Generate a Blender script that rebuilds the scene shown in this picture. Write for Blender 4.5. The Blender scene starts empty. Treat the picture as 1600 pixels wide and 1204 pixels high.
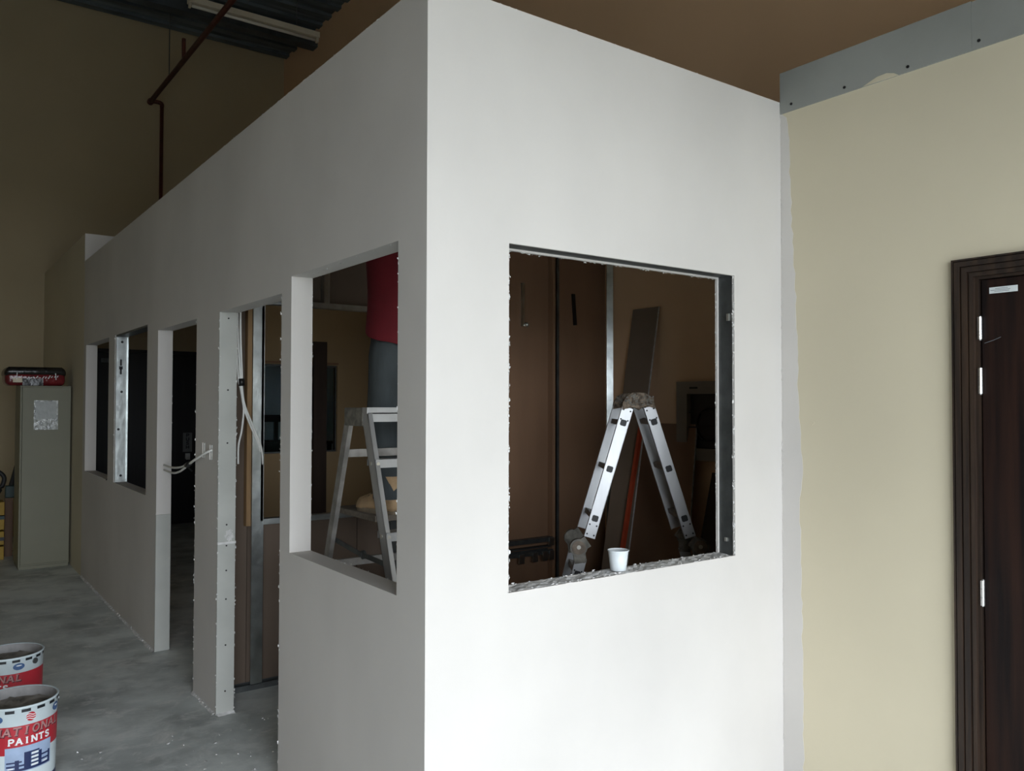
import bpy, bmesh, math, random
from mathutils import Vector, Matrix
random.seed(7)
S = bpy.context.scene
COL = S.collection
R = math.radians

# ------------------------------------------------------------------ camera
cd = bpy.data.cameras.new('camera'); cam = bpy.data.objects.new('camera', cd); COL.objects.link(cam)
cd.sensor_width = 36.0; cd.lens = 36.0 * 1280.672 / 1600.0; cd.clip_start = .05; cd.clip_end = 200
cF = Vector((0.58933058, 0.80758165, 0.0223907)); cR = Vector((0.80775501, -0.58951466, 0.00207642)); cU = Vector((-0.01487653, -0.0168625, 0.99974714))
m3 = Matrix((cR, cU, -cF)).transposed()
cam.matrix_world = Matrix.Translation((-1.297, -2.234, 1.63)) @ m3.to_4x4()
S.camera = cam

# ------------------------------------------------------------------ light and exposure
S.view_settings.view_transform = 'Standard'
try: S.view_settings.look = 'None'
except Exception: pass
S.view_settings.gamma = 1.0; S.view_settings.use_curve_mapping = False
S.view_settings.exposure = -0.09
W = bpy.data.worlds.new('world'); S.world = W; W.use_nodes = True
bg = W.node_tree.nodes['Background']; bg.inputs[0].default_value = (.915, .985, 1.07, 1); bg.inputs[1].default_value = 12
def area(name, loc, rot, sx, sy, power, col):
    l = bpy.data.lights.new(name, 'AREA'); l.shape = 'RECTANGLE'; l.size = sx; l.size_y = sy; l.energy = power; l.color = col
    o = bpy.data.objects.new(name, l); COL.objects.link(o); o.location = loc; o.rotation_euler = rot; return o
OX = -1.0
# daylight coming through the wide shutter opening of the hall, behind the photographer
pt = area('daylight_entrance', (OX, -4.55, 1.5), (R(90), 0, 0), 4.4, 3.0, 1, (1, 1, 1)); pt.data.cycles.is_portal = True

# ------------------------------------------------------------------ materials
def srgb(r, g, b):
    f = lambda c: (c/255/12.92) if c/255 <= .04045 else ((c/255+.055)/1.055)**2.4
    return (f(r), f(g), f(b))
def mat(name, col, rough=.6, metal=0., var=.0, scale=6., bump=0., bscale=60., col2=None, stretch=(1,1,1), spec=.5, detail=5., contrast=(.35,.65), trans=0., alpha=1., ior=1.45):
    m = bpy.data.materials.new(name); m.use_nodes = True
    nt = m.node_tree; b = nt.nodes['Principled BSDF']
    b.inputs['Base Color'].default_value = (*col, 1); b.inputs['Roughness'].default_value = rough; b.inputs['Metallic'].default_value = metal
    b.inputs['Specular IOR Level'].default_value = spec
    b.inputs['Transmission Weight'].default_value = trans; b.inputs['Alpha'].default_value = alpha; b.inputs['IOR'].default_value = ior
    tc = nt.nodes.new('ShaderNodeTexCoord'); mp = nt.nodes.new('ShaderNodeMapping'); nt.links.new(tc.outputs['Object'], mp.inputs[0]); mp.inputs['Scale'].default_value = stretch
    if var or col2:
        n = nt.nodes.new('ShaderNodeTexNoise'); n.inputs['Scale'].default_value = scale; n.inputs['Detail'].default_value = detail
        nt.links.new(mp.outputs[0], n.inputs[0])
        r = nt.nodes.new('ShaderNodeValToRGB'); r.color_ramp.elements[0].position = contrast[0]; r.color_ramp.elements[1].position = contrast[1]
        c2 = col2 or tuple(c*(1-var) for c in col)
        r.color_ramp.elements[0].color = (*c2, 1); r.color_ramp.elements[1].color = (*col, 1)
        nt.links.new(n.outputs[0], r.inputs[0]); nt.links.new(r.outputs[0], b.inputs['Base Color'])
    if bump:
        n2 = nt.nodes.new('ShaderNodeTexNoise'); n2.inputs['Scale'].default_value = bscale; n2.inputs['Detail'].default_value = 4
        nt.links.new(mp.outputs[0], n2.inputs[0])
        bp = nt.nodes.new('ShaderNodeBump'); bp.inputs['Strength'].default_value = bump; bp.inputs['Distance'].default_value = .01
        nt.links.new(n2.outputs[0], bp.inputs['Height']); nt.links.new(bp.outputs[0], b.inputs['Normal'])
    return m
M = {}
M['putty'] = mat('wall_putty', (.62,.592,.558), .75, var=.13, scale=1.3, bump=.10, bscale=14, stretch=(1,1,.8), contrast=(.3,.7))
M['plaster'] = mat('rough_plaster', (.74,.73,.71), .9, var=.28, scale=22, bump=.45, bscale=60)
M['board_edge'] = mat('gypsum_core', (.60,.59,.56), .9, var=.3, scale=40, bump=.5, bscale=120)
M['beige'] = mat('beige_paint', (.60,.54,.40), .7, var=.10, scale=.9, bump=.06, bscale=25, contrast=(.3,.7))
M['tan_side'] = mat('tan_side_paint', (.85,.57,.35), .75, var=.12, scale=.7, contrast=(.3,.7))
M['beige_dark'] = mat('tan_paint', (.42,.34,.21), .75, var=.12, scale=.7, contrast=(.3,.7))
M['kraft_dull'] = mat('dull_kraft_paper', (.15,.11,.082), .85, var=.12, scale=2.2, stretch=(3,3,.5), contrast=(.3,.7))  # darker, greyer kraft tone for the panels nearest the doorway
M['kraft'] = mat('kraft_paper', (.27,.155,.09), .8, var=.12, scale=2.2, stretch=(3,3,.5), contrast=(.3,.7))
M['greyboard'] = mat('grey_gypsum_paper', (.28,.285,.265), .8, var=.15, scale=3)
M['jamb'] = mat('grey_green_board_face', (.47,.475,.44), .85, var=.12, scale=4)
M['steel'] = mat('galvanised_steel', (.62,.66,.65), .32, 1.0, var=.30, scale=9, bump=.15, bscale=25)
M['darksteel'] = mat('dull_steel', (.16,.17,.17), .5, .8, var=.3, scale=12)
M['alu'] = mat('aluminium', (.50,.505,.51), .42, .7, var=.14, scale=12, stretch=(1,1,.3))
M['alu_dusty'] = mat('dusty_aluminium', (.38,.36,.33), .6, .45, var=.35, scale=14)
M['black'] = mat('black_plastic', (.012,.012,.013), .5)
M['hinge'] = mat('dirty_hinge_plastic', (.30,.235,.17), .8, col2=(.07,.05,.035), scale=45, bump=.8, bscale=55)
M['hinge_grey'] = mat('grey_hinge_casting', (.24,.225,.19), .6, .3, var=.5, scale=25, bump=.3, bscale=50)
M['tag'] = mat('brown_hinge_label', (.23,.18,.135), .6, var=.4, scale=30)
M['bolt'] = mat('zinc_bolt', (.6,.58,.52), .35, .8)
M['wood'] = mat('dark_mahogany', (.020,.008,.005), .5, spec=.25, col2=(.005,.0025,.0025), scale=3.2, stretch=(9,9,.45), bump=.08, bscale=30)
M['woodframe'] = mat('dark_brown_moulding', (.035,.020,.012), .48, col2=(.012,.007,.005), scale=4, stretch=(10,10,.5), bump=.1, bscale=30)
M['blackdoor'] = mat('black_door', (.010,.009,.009), .45, var=.4, scale=3, stretch=(8,8,.4))
M['plategrey'] = mat('grey_plate', (.16,.165,.16), .5, var=.1, scale=20)
M['lockgrey'] = mat('pale_lock_metal', (.55,.55,.53), .5, .2)
M['chrome'] = mat('brushed_chrome', (.72,.72,.72), .25, 1.0, var=.1, scale=30)
M['white_label'] = mat('white_label', (.62,.66,.66), .5, var=.06, scale=20)
M['ink'] = mat('grey_ink', (.12,.13,.14), .6)
M['cable'] = mat('white_cable', (.80,.80,.76), .5, var=.06, scale=20)
M['tape'] = mat('black_tape', (.01,.01,.01), .4)
M['cup'] = mat('white_plastic', (.66,.70,.72), .35)
M['cupin'] = mat('cup_lip_plastic', (.70,.74,.76), .3)
M['pailwhite'] = mat('white_pail_paint', (.60,.68,.70), .35, var=.07, scale=15)
M['red'] = mat('red_print', (.42,.022,.034), .4, var=.1, scale=12)
M['navy'] = mat('navy_print', (.015,.025,.085), .4)
M['blue'] = mat('blue_print', (.06,.12,.26), .4, var=.3, scale=60)
M['paleblue'] = mat('pale_blue_print', (.33,.42,.58), .4, var=.15, scale=20)
M['pink'] = mat('faded_red_lettering', (.42,.21,.20), .5, var=.3, scale=50)
M['shadowred'] = mat('dark_red_shade', (.09,.012,.02), .5)
M['whiteprint'] = mat('white_print', (.72,.74,.74), .4)
M['slurry'] = mat('dried_putty_in_pail', (.34,.31,.275), .8, col2=(.10,.085,.065), scale=9, bump=.5, bscale=20)
M['innercoat'] = mat('grey_dried_coat', (.30,.29,.285), .6, var=.3, scale=14, bump=.3, bscale=30)
M['lugs'] = mat('black_lug_paint', (.01,.012,.015), .5)
M['cabinet'] = mat('grey_green_cabinet', (.20,.195,.135), .5, var=.06, scale=3)
M['film'] = mat('clear_film', (.55,.57,.55), .12, var=.5, scale=25, bump=.8, bscale=22, contrast=(.4,.6))
M['paper'] = mat('grey_paper', (.42,.44,.43), .4, var=.1, scale=20, bump=.2, bscale=20)
M['packred'] = mat('glossy_red_pack', (.20,.018,.022), .15, col2=(.09,.012,.014), scale=10, bump=.9, bscale=14)
M['packblack'] = mat('glossy_black_pack', (.018,.016,.014), .25, var=.3, scale=10, bump=.7, bscale=12)
M['cream'] = mat('cream_pack', (.5,.42,.26), .3, var=.2, scale=10)
M['yellow'] = mat('yellow_carton', (.36,.22,.02), .6, var=.2, scale=8)
M['brownboard'] = mat('brown_board', (.15,.085,.05), .7, var=.2, scale=4, stretch=(6,6,.6))
M['darkleaf'] = mat('dark_door_leaf', (.045,.026,.017), .6, var=.3, scale=4, stretch=(6,6,.5))
M['rubber'] = mat('black_rubber', (.014,.014,.014), .6)
M['teal'] = mat('dark_teal_plastic', (.012,.035,.032), .5)
M['orange'] = mat('red_orange_metal', (.50,.075,.03), .4, var=.15, scale=20)
M['redpipe'] = mat('red_pipe_paint', (.11,.032,.022), .5, var=.3, scale=12)
M['deck'] = mat('dark_roof_deck', (.17,.205,.22), .7, .0, col2=(.075,.09,.10), scale=2.2, stretch=(.5,3,1))
M['beam'] = mat('dark_steel_beam', (.09,.105,.115), .7, var=.4, scale=3)
M['lampbody'] = mat('lamp_enamel', (.66,.60,.47), .5, var=.05)
M['tube'] = mat('unlit_tube', (.74,.72,.64), .35)
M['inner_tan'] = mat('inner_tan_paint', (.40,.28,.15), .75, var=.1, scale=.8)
M['grey_ac'] = mat('grey_plastic', (.25,.215,.17), .6, var=.08, scale=6)
M['brown_strip'] = mat('grey_brown_board', (.23,.175,.13), .8, var=.1, scale=4)
M['dark_ac'] = mat('dark_grille', (.02,.018,.016), .5, var=.3, scale=8)
M['glass'] = mat('window_glass', (.80,.87,.90), .02, trans=1.0, ior=1.1, spec=.3)
M['greypaint'] = mat('blue_grey_paint', (.36,.42,.46), .7, var=.1, scale=3)
M['shirt'] = mat('red_cotton', (.15,.006,.012), .85, var=.35, scale=5, bump=.4, bscale=9, contrast=(.3,.75))
M['denim'] = mat('worn_denim', (.070,.082,.085), .9, var=.45, scale=5, bump=.5, bscale=10, stretch=(2,2,.7), contrast=(.3,.75))
M['tan'] = mat('tan_suede', (.46,.31,.17), .85, var=.35, scale=14, bump=.4, bscale=30)
M['sole'] = mat('boot_sole', (.24,.19,.13), .8, var=.3, scale=25)
M['skin'] = mat('skin', (.32,.17,.11), .55, var=.1, scale=10)
M['hair'] = mat('dark_hair', (.012,.010,.009), .7)
M['timber'] = mat('raw_timber', (.32,.195,.09), .7, var=.2, scale=5, stretch=(6,6,.5))
M['plank'] = mat('dusty_plank', (.20,.17,.135), .85, var=.3, scale=8, stretch=(.6,6,6))

def floor_mat():
    m = mat('concrete_floor', (.74,.78,.755), .55, col2=(.33,.35,.34), scale=2.6, bump=.08, bscale=30, contrast=(.3,.75), detail=10)
    nt = m.node_tree; b = nt.nodes['Principled BSDF']; src = b.inputs['Base Color'].links[0].from_socket
    tc = nt.nodes.new('ShaderNodeTexCoord'); mp = nt.nodes.new('ShaderNodeMapping'); mp.inputs['Scale'].default_value = (1.4, 2.1, 1); mp.inputs['Rotation'].default_value = (0,0,R(38))
    nt.links.new(tc.outputs['Object'], mp.inputs[0])
    n = nt.nodes.new('ShaderNodeTexNoise'); n.inputs['Scale'].default_value = 3.6; n.inputs['Detail'].default_value = 12; n.inputs['Roughness'].default_value = .72; n.inputs['Distortion'].default_value = .6
    nt.links.new(mp.outputs[0], n.inputs[0])
    r = nt.nodes.new('ShaderNodeValToRGB'); r.color_ramp.elements[0].position = .50; r.color_ramp.elements[1].position = .68
    r.color_ramp.elements[0].color = (0,0,0,1); r.color_ramp.elements[1].color = (.85,.85,.85,1)
    nt.links.new(n.outputs[0], r.inputs[0])
    mx = nt.nodes.new('ShaderNodeMixRGB'); nt.links.new(r.outputs[0], mx.inputs[0]); nt.links.new(src, mx.inputs[1]); mx.inputs[2].default_value = (.82,.81,.78,1)
    n3 = nt.nodes.new('ShaderNodeTexNoise'); n3.inputs['Scale'].default_value = 1.15; n3.inputs['Detail'].default_value = 8; n3.inputs['Roughness'].default_value = .65
    nt.links.new(tc.outputs['Object'], n3.inputs[0])
    r3 = nt.nodes.new('ShaderNodeValToRGB'); r3.color_ramp.elements[0].position = .47; r3.color_ramp.elements[1].position = .60
    r3.color_ramp.elements[0].color = (0,0,0,1); r3.color_ramp.elements[1].color = (.75,.75,.75,1); nt.links.new(n3.outputs[0], r3.inputs[0])
    mx3 = nt.nodes.new('ShaderNodeMixRGB'); nt.links.new(r3.outputs[0], mx3.inputs[0]); nt.links.new(mx.outputs[0], mx3.inputs[1]); mx3.inputs[2].default_value = (.80,.83,.80,1)
    nt.links.new(mx3.outputs[0], b.inputs['Base Color'])
    return m
M['floor'] = floor_mat()

# ------------------------------------------------------------------ helpers
def link(name, me, m, parent=None, smooth=False):
    if isinstance(me, bmesh.types.BMesh):
        bm = me; bmesh.ops.recalc_face_normals(bm, faces=bm.faces); me = bpy.data.meshes.new(name); bm.to_mesh(me); bm.free()
    o = bpy.data.objects.new(name, me); COL.objects.link(o)
    if m is not None and not me.materials: me.materials.append(M[m] if isinstance(m, str) else m)
    if smooth:
        for p in me.polygons: p.use_smooth = True
    if parent is not None: o.parent = parent
    return o
def tag(o, label, cat, group=None, kind=None):
    o['label'] = label; o['category'] = cat
    if group: o['group'] = group
    if kind: o['kind'] = kind
    return o
def thing(name, label, cat, loc=(0,0,0), rz=0, group=None):
    o = bpy.data.objects.new(name, None); COL.objects.link(o); o.location = loc; o.rotation_euler = (0,0,rz); o.empty_display_size = .1
    return tag(o, label, cat, group)
def struct(o, label=None, cat=None):
    o['kind'] = 'structure'
    if label: o['label'] = label; o['category'] = cat
    return o
def box(bm, x0, x1, y0, y1, z0, z1, mtx=None):
    vs = [bm.verts.new((x, y, z)) for x in (x0, x1) for y in (y0, y1) for z in (z0, z1)]
    if mtx is not None:
        for v in vs: v.co = mtx @ v.co
    for f in ((0,1,3,2),(4,6,7,5),(0,4,5,1),(2,3,7,6),(0,2,6,4),(1,5,7,3)): bm.faces.new([vs[i] for i in f])
    return vs
def bx(name, m, x0, x1, y0, y1, z0, z1, parent=None, bev=0, mtx=None):
    bm = bmesh.new(); box(bm, x0, x1, y0, y1, z0, z1, mtx)
    if bev: bmesh.ops.bevel(bm, geom=bm.edges[:], offset=bev, segments=2, affect='EDGES', profile=.5)
    return link(name, bm, m, parent)
def frame_mtx(p, q, up=Vector((0,0,1))):
    z = (Vector(q)-Vector(p)).normalized(); u = Vector(up)
    if abs(z.dot(u)) > .99: u = Vector((0,1,0))
    x = u.cross(z).normalized(); y = z.cross(x)
    return Matrix((x, y, z)).transposed().to_4x4(), (Vector(q)-Vector(p)).length
def bar(bm, p, q, w, d, up=(0,0,1)):
    "rectangular bar from p to q: w along the side axis, d along the up-ish axis"
    m, L = frame_mtx(p, q, up); m = Matrix.Translation(p) @ m
    box(bm, -w/2, w/2, -d/2, d/2, 0, L, m)
def tube(bm, pts, r, n=8, cap=True):
    pts = [Vector(p) for p in pts]; rings = []
    for i, p in enumerate(pts):
        t = (pts[min(i+1, len(pts)-1)] - pts[max(i-1, 0)]).normalized()
        a = Vector((0,0,1)) if abs(t.z) < .9 else Vector((1,0,0))
        x = a.cross(t).normalized(); y = t.cross(x); rr = r[i] if isinstance(r, (list, tuple)) else r
        rings.append([bm.verts.new(p + (x*math.cos(2*math.pi*k/n) + y*math.sin(2*math.pi*k/n))*rr) for k in range(n)])
    for a, b in zip(rings, rings[1:]):
        for k in range(n): bm.faces.new((a[k], a[(k+1) % n], b[(k+1) % n], b[k]))
    if cap: bm.faces.new(rings[0][::-1]); bm.faces.new(rings[-1])
def smooth_path(pts, sub=6):
    P = [Vector(p) for p in pts]; P = [P[0]*2-P[1]] + P + [P[-1]*2-P[-2]]; out = []
    for i in range(1, len(P)-2):
        a, b, c, d = P[i-1:i+3]
        for k in range(sub):
            t = k/sub
            out.append(.5*((2*b) + (c-a)*t + (2*a-5*b+4*c-d)*t*t + (3*b-a-3*c+d)*t**3))
    out.append(P[-2]); return out
def lathe(bm, prof, n=32, cap0=True, cap1=False, mtx=None):
    rings = []
    for r, z in prof:
        rings.append([bm.verts.new((r*math.cos(2*math.pi*k/n), r*math.sin(2*math.pi*k/n), z)) for k in range(n)])
    for a, b in zip(rings, rings[1:]):
        for k in range(n): bm.faces.new((a[k], a[(k+1) % n], b[(k+1) % n], b[k]))
    if cap0: bm.faces.new(rings[0][::-1])
    if cap1: bm.faces.new(rings[-1])
    if mtx is not None:
        for ring in rings:
            for v in ring: v.co = mtx @ v.co
def disc(bm, c, axis, r, t, n=16):
    m, L = frame_mtx(c, Vector(c)+Vector(axis)); m = Matrix.Translation(c) @ m
    lathe(bm, [(r, -t/2), (r, t/2)], n, True, True, m)
def plate(bm, ax, c0, c1, ur, vr, holes=()):
    "a slab between c0 and c1 on axis ax ('X': u=Y v=Z, 'Y': u=X v=Z) with rectangular holes"
    us = sorted({ur[0], ur[1], *[h[0] for h in holes], *[h[1] for h in holes]}); vs = sorted({vr[0], vr[1], *[h[2] for h in holes], *[h[3] for h in holes]})
    us = [u for u in us if ur[0] <= u <= ur[1]]; vs = [v for v in vs if vr[0] <= v <= vr[1]]
    def solid(i, j):
        if not (0 <= i < len(us)-1 and 0 <= j < len(vs)-1): return False
        u = (us[i]+us[i+1])/2; v = (vs[j]+vs[j+1])/2
        return not any(h[0] < u < h[1] and h[2] < v < h[3] for h in holes)
    cache = {}
    def V(i, j, k):
        if (i, j, k) not in cache:
            c = (c0, c1)[k]; cache[(i, j, k)] = bm.verts.new((c, us[i], vs[j]) if ax == 'X' else (us[i], c, vs[j]))
        return cache[(i, j, k)]
    for i in range(len(us)-1):
        for j in range(len(vs)-1):
            if not solid(i, j): continue
            for k in (0, 1): bm.faces.new((V(i,j,k), V(i+1,j,k), V(i+1,j+1,k), V(i,j+1,k)))
            if not solid(i-1, j): bm.faces.new((V(i,j,0), V(i,j+1,0), V(i,j+1,1), V(i,j,1)))
            if not solid(i+1, j): bm.faces.new((V(i+1,j,0), V(i+1,j+1,0), V(i+1,j+1,1), V(i+1,j,1)))
            if not solid(i, j-1): bm.faces.new((V(i,j,0), V(i+1,j,0), V(i+1,j,1), V(i,j,1)))
            if not solid(i, j+1): bm.faces.new((V(i,j+1,0), V(i+1,j+1,0), V(i+1,j+1,1), V(i,j+1,1)))
def crumbs(name, parent, segs, per_m=70, size=.006, m='plaster', jitter=.004):
    "a ragged bead of broken plaster along edges"
    bm = bmesh.new()
    for p, q in segs:
        p = Vector(p); q = Vector(q); n = int((q-p).length*per_m)
        for i in range(n):
            c = p.lerp(q, random.random()) + Vector([random.uniform(-jitter, jitter) for _ in range(3)])
            s = size*random.uniform(.35, 1.3); d = (q-p).normalized()
            vs = [bm.verts.new(c + Vector((random.gauss(0,1), random.gauss(0,1), random.gauss(0,1))).normalized()*s*.6 + d*s*random.uniform(-1.2, 1.2)) for _ in range(6)]
            try: bmesh.ops.convex_hull(bm, input=vs)
            except Exception: pass
    o = link(name, bm, m, parent); o['kind'] = 'stuff'; return o
def channel(bm, p, q, w, d, t, open_dir):
    "steel U channel from p to q: web of width w, flanges of depth d pointing along open_dir"
    p = Vector(p); q = Vector(q); ax = (q-p).normalized(); o = Vector(open_dir).normalized(); s = ax.cross(o).normalized()
    def slab(a0, a1, b0, b1):
        vs = []
        for e in (p, q):
            for (a, b) in ((a0,b0),(a1,b0),(a1,b1),(a0,b1)): vs.append(bm.verts.new(e + s*a + o*b))
        for f in ((3,2,1,0),(4,5,6,7),(0,1,5,4),(1,2,6,5),(2,3,7,6),(3,0,4,7)): bm.faces.new([vs[i] for i in f])
    slab(-w/2, w/2, 0, t); slab(-w/2, -w/2+t, t, d); slab(w/2-t, w/2, t, d)
def copies(src, locs, parent):
    out = [src]
    for l in locs:
        c = src.copy(); COL.objects.link(c); c.parent = parent; c.location = l; out.append(c)
    return out

# ------------------------------------------------------------------ setting: the hall
H = 2.979
bm = bmesh.new(); box(bm, -6, 4.5, -4.6, 9.6, -.1, 0)
bm2 = bmesh.new(); box(bm2, -30, 30, -40, -4.6, -.2, -.1); struct(link('ground', bm2, 'greyboard'), 'pale forecourt outside the shutter bay', 'ground')
floor = struct(link('floor', bm, 'floor'), 'dusty grey concrete floor of the hall', 'floor')
bm = bmesh.new(); box(bm, -6, 4.5, -4.6, 9.6, 6.72, 6.8)
ceil = struct(link('ceiling', bm, 'deck'), 'dark ribbed roof deck high above the partitions', 'ceiling')
bm = bmesh.new(); 
for a in ((0,.06,.0,.07),): box(bm, -6, 3.05, -.06, .06, 6.68, 6.72)
rib0 = link('deck_rib', bm, 'deck', ceil); rib0.location = (0, 4.2, 0)
copies(rib0, [(0, 4.2+.30*k, 0) for k in range(1, 18)], ceil)
bx('beam', 'beam', -6, 3.05, 8.2, 8.36, 6.45, 6.64, ceil); bx('beam', 'beam', -6, 3.05, 6.1, 6.26, 6.45, 6.64, ceil)
bm = bmesh.new(); plate(bm, 'Y', 9.45, 9.6, (-6, 3.05), (0, 6.72), [(.55, 1.90, 0, 2.33)])
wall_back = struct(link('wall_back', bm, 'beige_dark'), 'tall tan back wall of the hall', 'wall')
bm = bmesh.new(); plate(bm, 'X', 3.05, 3.2, (-4.6, 9.6), (0, 6.72))
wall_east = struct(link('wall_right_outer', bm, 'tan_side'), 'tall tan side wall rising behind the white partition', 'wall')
bm = bmesh.new(); plate(bm, 'X', -6.15, -6, (-4.6, 9.6), (0, 6.72))
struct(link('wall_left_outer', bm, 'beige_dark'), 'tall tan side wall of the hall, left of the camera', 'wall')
bm = bmesh.new(); plate(bm, 'Y', -4.6, -4.5, (-6, 3.05), (0, 6.72), [(OX-2.2, OX+2.2, 0, 3.0)])
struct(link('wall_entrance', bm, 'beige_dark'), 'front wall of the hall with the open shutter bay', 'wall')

# white partition, front face (Y = 0 .. 0.1): two boards on steel studs
wx0, wx1, wz0, wz1 = .320, 1.494, .997, 2.173
X1 = 1.818
bm = bmesh.new()
plate(bm, 'Y', 0, .0125, (0, X1+.12), (0, H), [(wx0, wx1, wz0, wz1)])
plate(bm, 'Y', .0875, .10, (.0, X1+.12), (0, H), [(wx0, wx1-.004, wz0, wz1-.004)])
box(bm, 0, .0125, .0125, .0875, 0, H)
wall_front = struct(link('wall_front', bm, 'putty'), 'bright white skimmed partition wall with one square window hole', 'wall')
bm = bmesh.new(); channel(bm, (wx1+.003, .05, 0.0), (wx1+.003, .05, H-.03), .074, .04, .0016, (1,0,0))
link('stud', bm, 'darksteel', wall_front)
bm = bmesh.new(); channel(bm, (wx0-.004, .05, 0.0), (wx0-.004, .05, H-.03), .074, .04, .0016, (-1,0,0))
link('stud', bm, 'darksteel', wall_front)
bm = bmesh.new(); channel(bm, (wx0, .05, wz1+.003), (wx1+.001, .05, wz1+.003), .074, .04, .0016, (0,0,1))
link('track', bm, 'darksteel', wall_front)
bx('track', 'steel', .0126, X1, .0126, .0874, H-.03, H-.002, wall_front)
# plastered sill with a lumpy top
bm = bmesh.new(); nx, ny = 60, 6
g = [[bm.verts.new((wx0+(wx1-wx0)*i/nx, .0+.1*j/ny, wz0 + (random.uniform(-.003,.004) if 0 < j < ny else random.uniform(-.003,.002)))) for j in range(ny+1)] for i in range(nx+1)]
for i in range(nx):
    for j in range(ny): bm.faces.new((g[i][j], g[i+1][j], g[i+1][j+1], g[i][j+1]))
base = [[bm.verts.new((wx0+(wx1-wx0)*i/nx, y, wz0-.03)) for i in range(nx+1)] for y in (.0126, .0874)]
for i in range(nx):
    bm.faces.new((base[0][i], base[0][i+1], g[i+1][0], g[i][0])); bm.faces.new((base[1][i], g[i][ny], g[i+1][ny], base[1][i+1]))
link('sill', bm, 'plaster', wall_front)
bx('screw', 'bolt', wx1-.004, wx1+.003, .045, .055, 1.05, 1.066, wall_front); bx('clip', 'bolt', wx1-.004, wx1+.003, .028, .040, 1.985, 2.015, wall_front)
crumbs('plaster_edge', wall_front, [((wx0, .001, wz0), (wx0, .001, wz1)), ((wx0, .004, wz0), (wx0, .004, wz1))], 90, .005)
crumbs('plaster_edge', wall_front, [((wx0, .094, wz1-.004), (wx1, .094, wz1-.004)), ((wx1-.004, .094, wz0), (wx1-.004, .094, wz1))], 110, .005, 'board_edge')
crumbs('plaster_edge', wall_front, [((wx1, .006, wz0), (wx1, .006, wz1)), ((wx1, .006, 1.9), (wx1, .006, 2.1))], 130, .006)
crumbs('plaster_edge', wall_front, [((wx0, .096, wz0), (wx1, .096, wz0)), ((wx0, .01, wz0), (wx1, .01, wz0))], 60, .006)
crumbs('plaster_edge', wall_front, [((0, .003, H-.001), (X1, .003, H-.001))], 50, .005, 'putty', .002)

# white partition, long side (X = 0 .. 0.1)
holesL = [(.188, 1.143, wz0, wz1), (1.258, 2.169, 0, 2.112), (2.592, 3.518, 0, 2.112), (3.813, 4.939, wz0, wz1), (5.194, 6.307, wz0, wz1),
          (2.40, 2.455, 1.328, 1.412), (2.262, 2.318, 1.325, 1.405)]
bm = bmesh.new(); plate(bm, 'X', 0, .095, (.1, 6.44), (0, H), holesL)
wall_left = struct(link('wall_left', bm, 'putty'), 'long grey-white skimmed partition with window and door holes', 'wall')
crumbs('plaster_edge', wall_left, [((.002, .188, wz0), (.002, .188, wz1)), ((.093, 1.143, wz0), (.093, 1.143, wz1)), ((.004, .188, wz1), (.05, 1.143, wz1)), ((.09, .2, wz0+.002), (.09, 1.1, wz0+.002))], 34, .005)
crumbs('plaster_edge', wall_left, [((0, 1.258, 0), (0, 1.258, 2.1)), ((0, 2.592, 0), (0, 2.592, 2.1)), ((.092, 3.518, 1.3), (.092, 3.518, 2.1)), ((0, 4.939, wz0), (0, 4.939, wz1)), ((.0, 5.2, wz0), (.0, 6.3, wz0))], 30, .006)
crumbs('plaster_edge', wall_left, [((.001, .05, H-.001), (.001, 6.4, H-.001))], 40, .005, 'putty', .002)
crumbs('plaster_edge', wall_left, [((-.002, 2.60, .003), (-.002, 2.17, .003)), ((-.004, 6.4, .004), (-.004, 3.52, .004)), ((0, 2.165, .003), (.095, 2.165, .003))], 130, .011, 'plaster', .008)
def fillet(pts):
    bm = bmesh.new(); prev = None
    for p, n in pts:
        p = Vector(p); n = Vector(n); w = random.uniform(.010,.022); h = random.uniform(.006,.014)
        cur = (bm.verts.new(p+Vector((0,0,.0005))), bm.verts.new(p+n*w+Vector((0,0,.0005))), bm.verts.new(p+n*w*.4+Vector((0,0,h*.6))), bm.verts.new(p+Vector((0,0,h))))
        if prev:
            for i in range(4): bm.faces.new((prev[i], prev[(i+1) % 4], cur[(i+1) % 4], cur[i]))
        prev = cur
    link('floor_fillet', bm, 'plaster', wall_left)
fillet([((0, 2.17+.03*k, 0), (-1,0,0)) for k in range(15)]); fillet([((0, 3.52+.04*k, 0), (-1,0,0)) for k in range(73)])
fillet([((.005+.03*k, 2.158, 0), (0,-1,0)) for k in range(4)]); fillet([((0, .02+.04*k, 0), (-1,0,0)) for k in range(31)])
# boarded door jambs, two boards each
for (y, seam) in ((2.169, .895), (3.518, .898)):
    jm = ('jamb', 'jamb') if y < 3 else ('jamb', 'putty')
    bx('jamb_board', jm[0], .0, .092, y-.011, y, .004, seam-.003, wall_left); bx('jamb_board', jm[1], .0, .092, y-.010, y, seam+.003, 2.112, wall_left)
bx('seam_filler', 'plaster', -.001, .094, 2.169-.016, 2.169-.006, .889, .901, wall_left)
crumbs('plaster_edge', wall_left, [((.0, 2.158, .02), (.0, 2.158, 2.1)), ((.092, 2.158, .02), (.092, 2.158, 2.1))], 36, .006)
bm = bmesh.new()
for k in range(60):
    a = random.random()*6.28; r = random.random()**.5
    c = Vector((.060+.020*r*math.cos(a), 2.158, .93+.032*r*math.sin(a)))
    vs = [bm.verts.new(c+Vector((random.gauss(0,.005), random.uniform(-.001,.003), random.gauss(0,.006)))) for _ in range(6)]
    bmesh.ops.convex_hull(bm, input=vs)
o = link('plaster_patch', bm, 'plaster', wall_left)
bm = bmesh.new(); disc(bm, (0,0,0), (0,1,0), .0045, .003, 8)
s0 = link('screw', bm, 'black', wall_left); s0.location = (.046, 2.157, .12)
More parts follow.
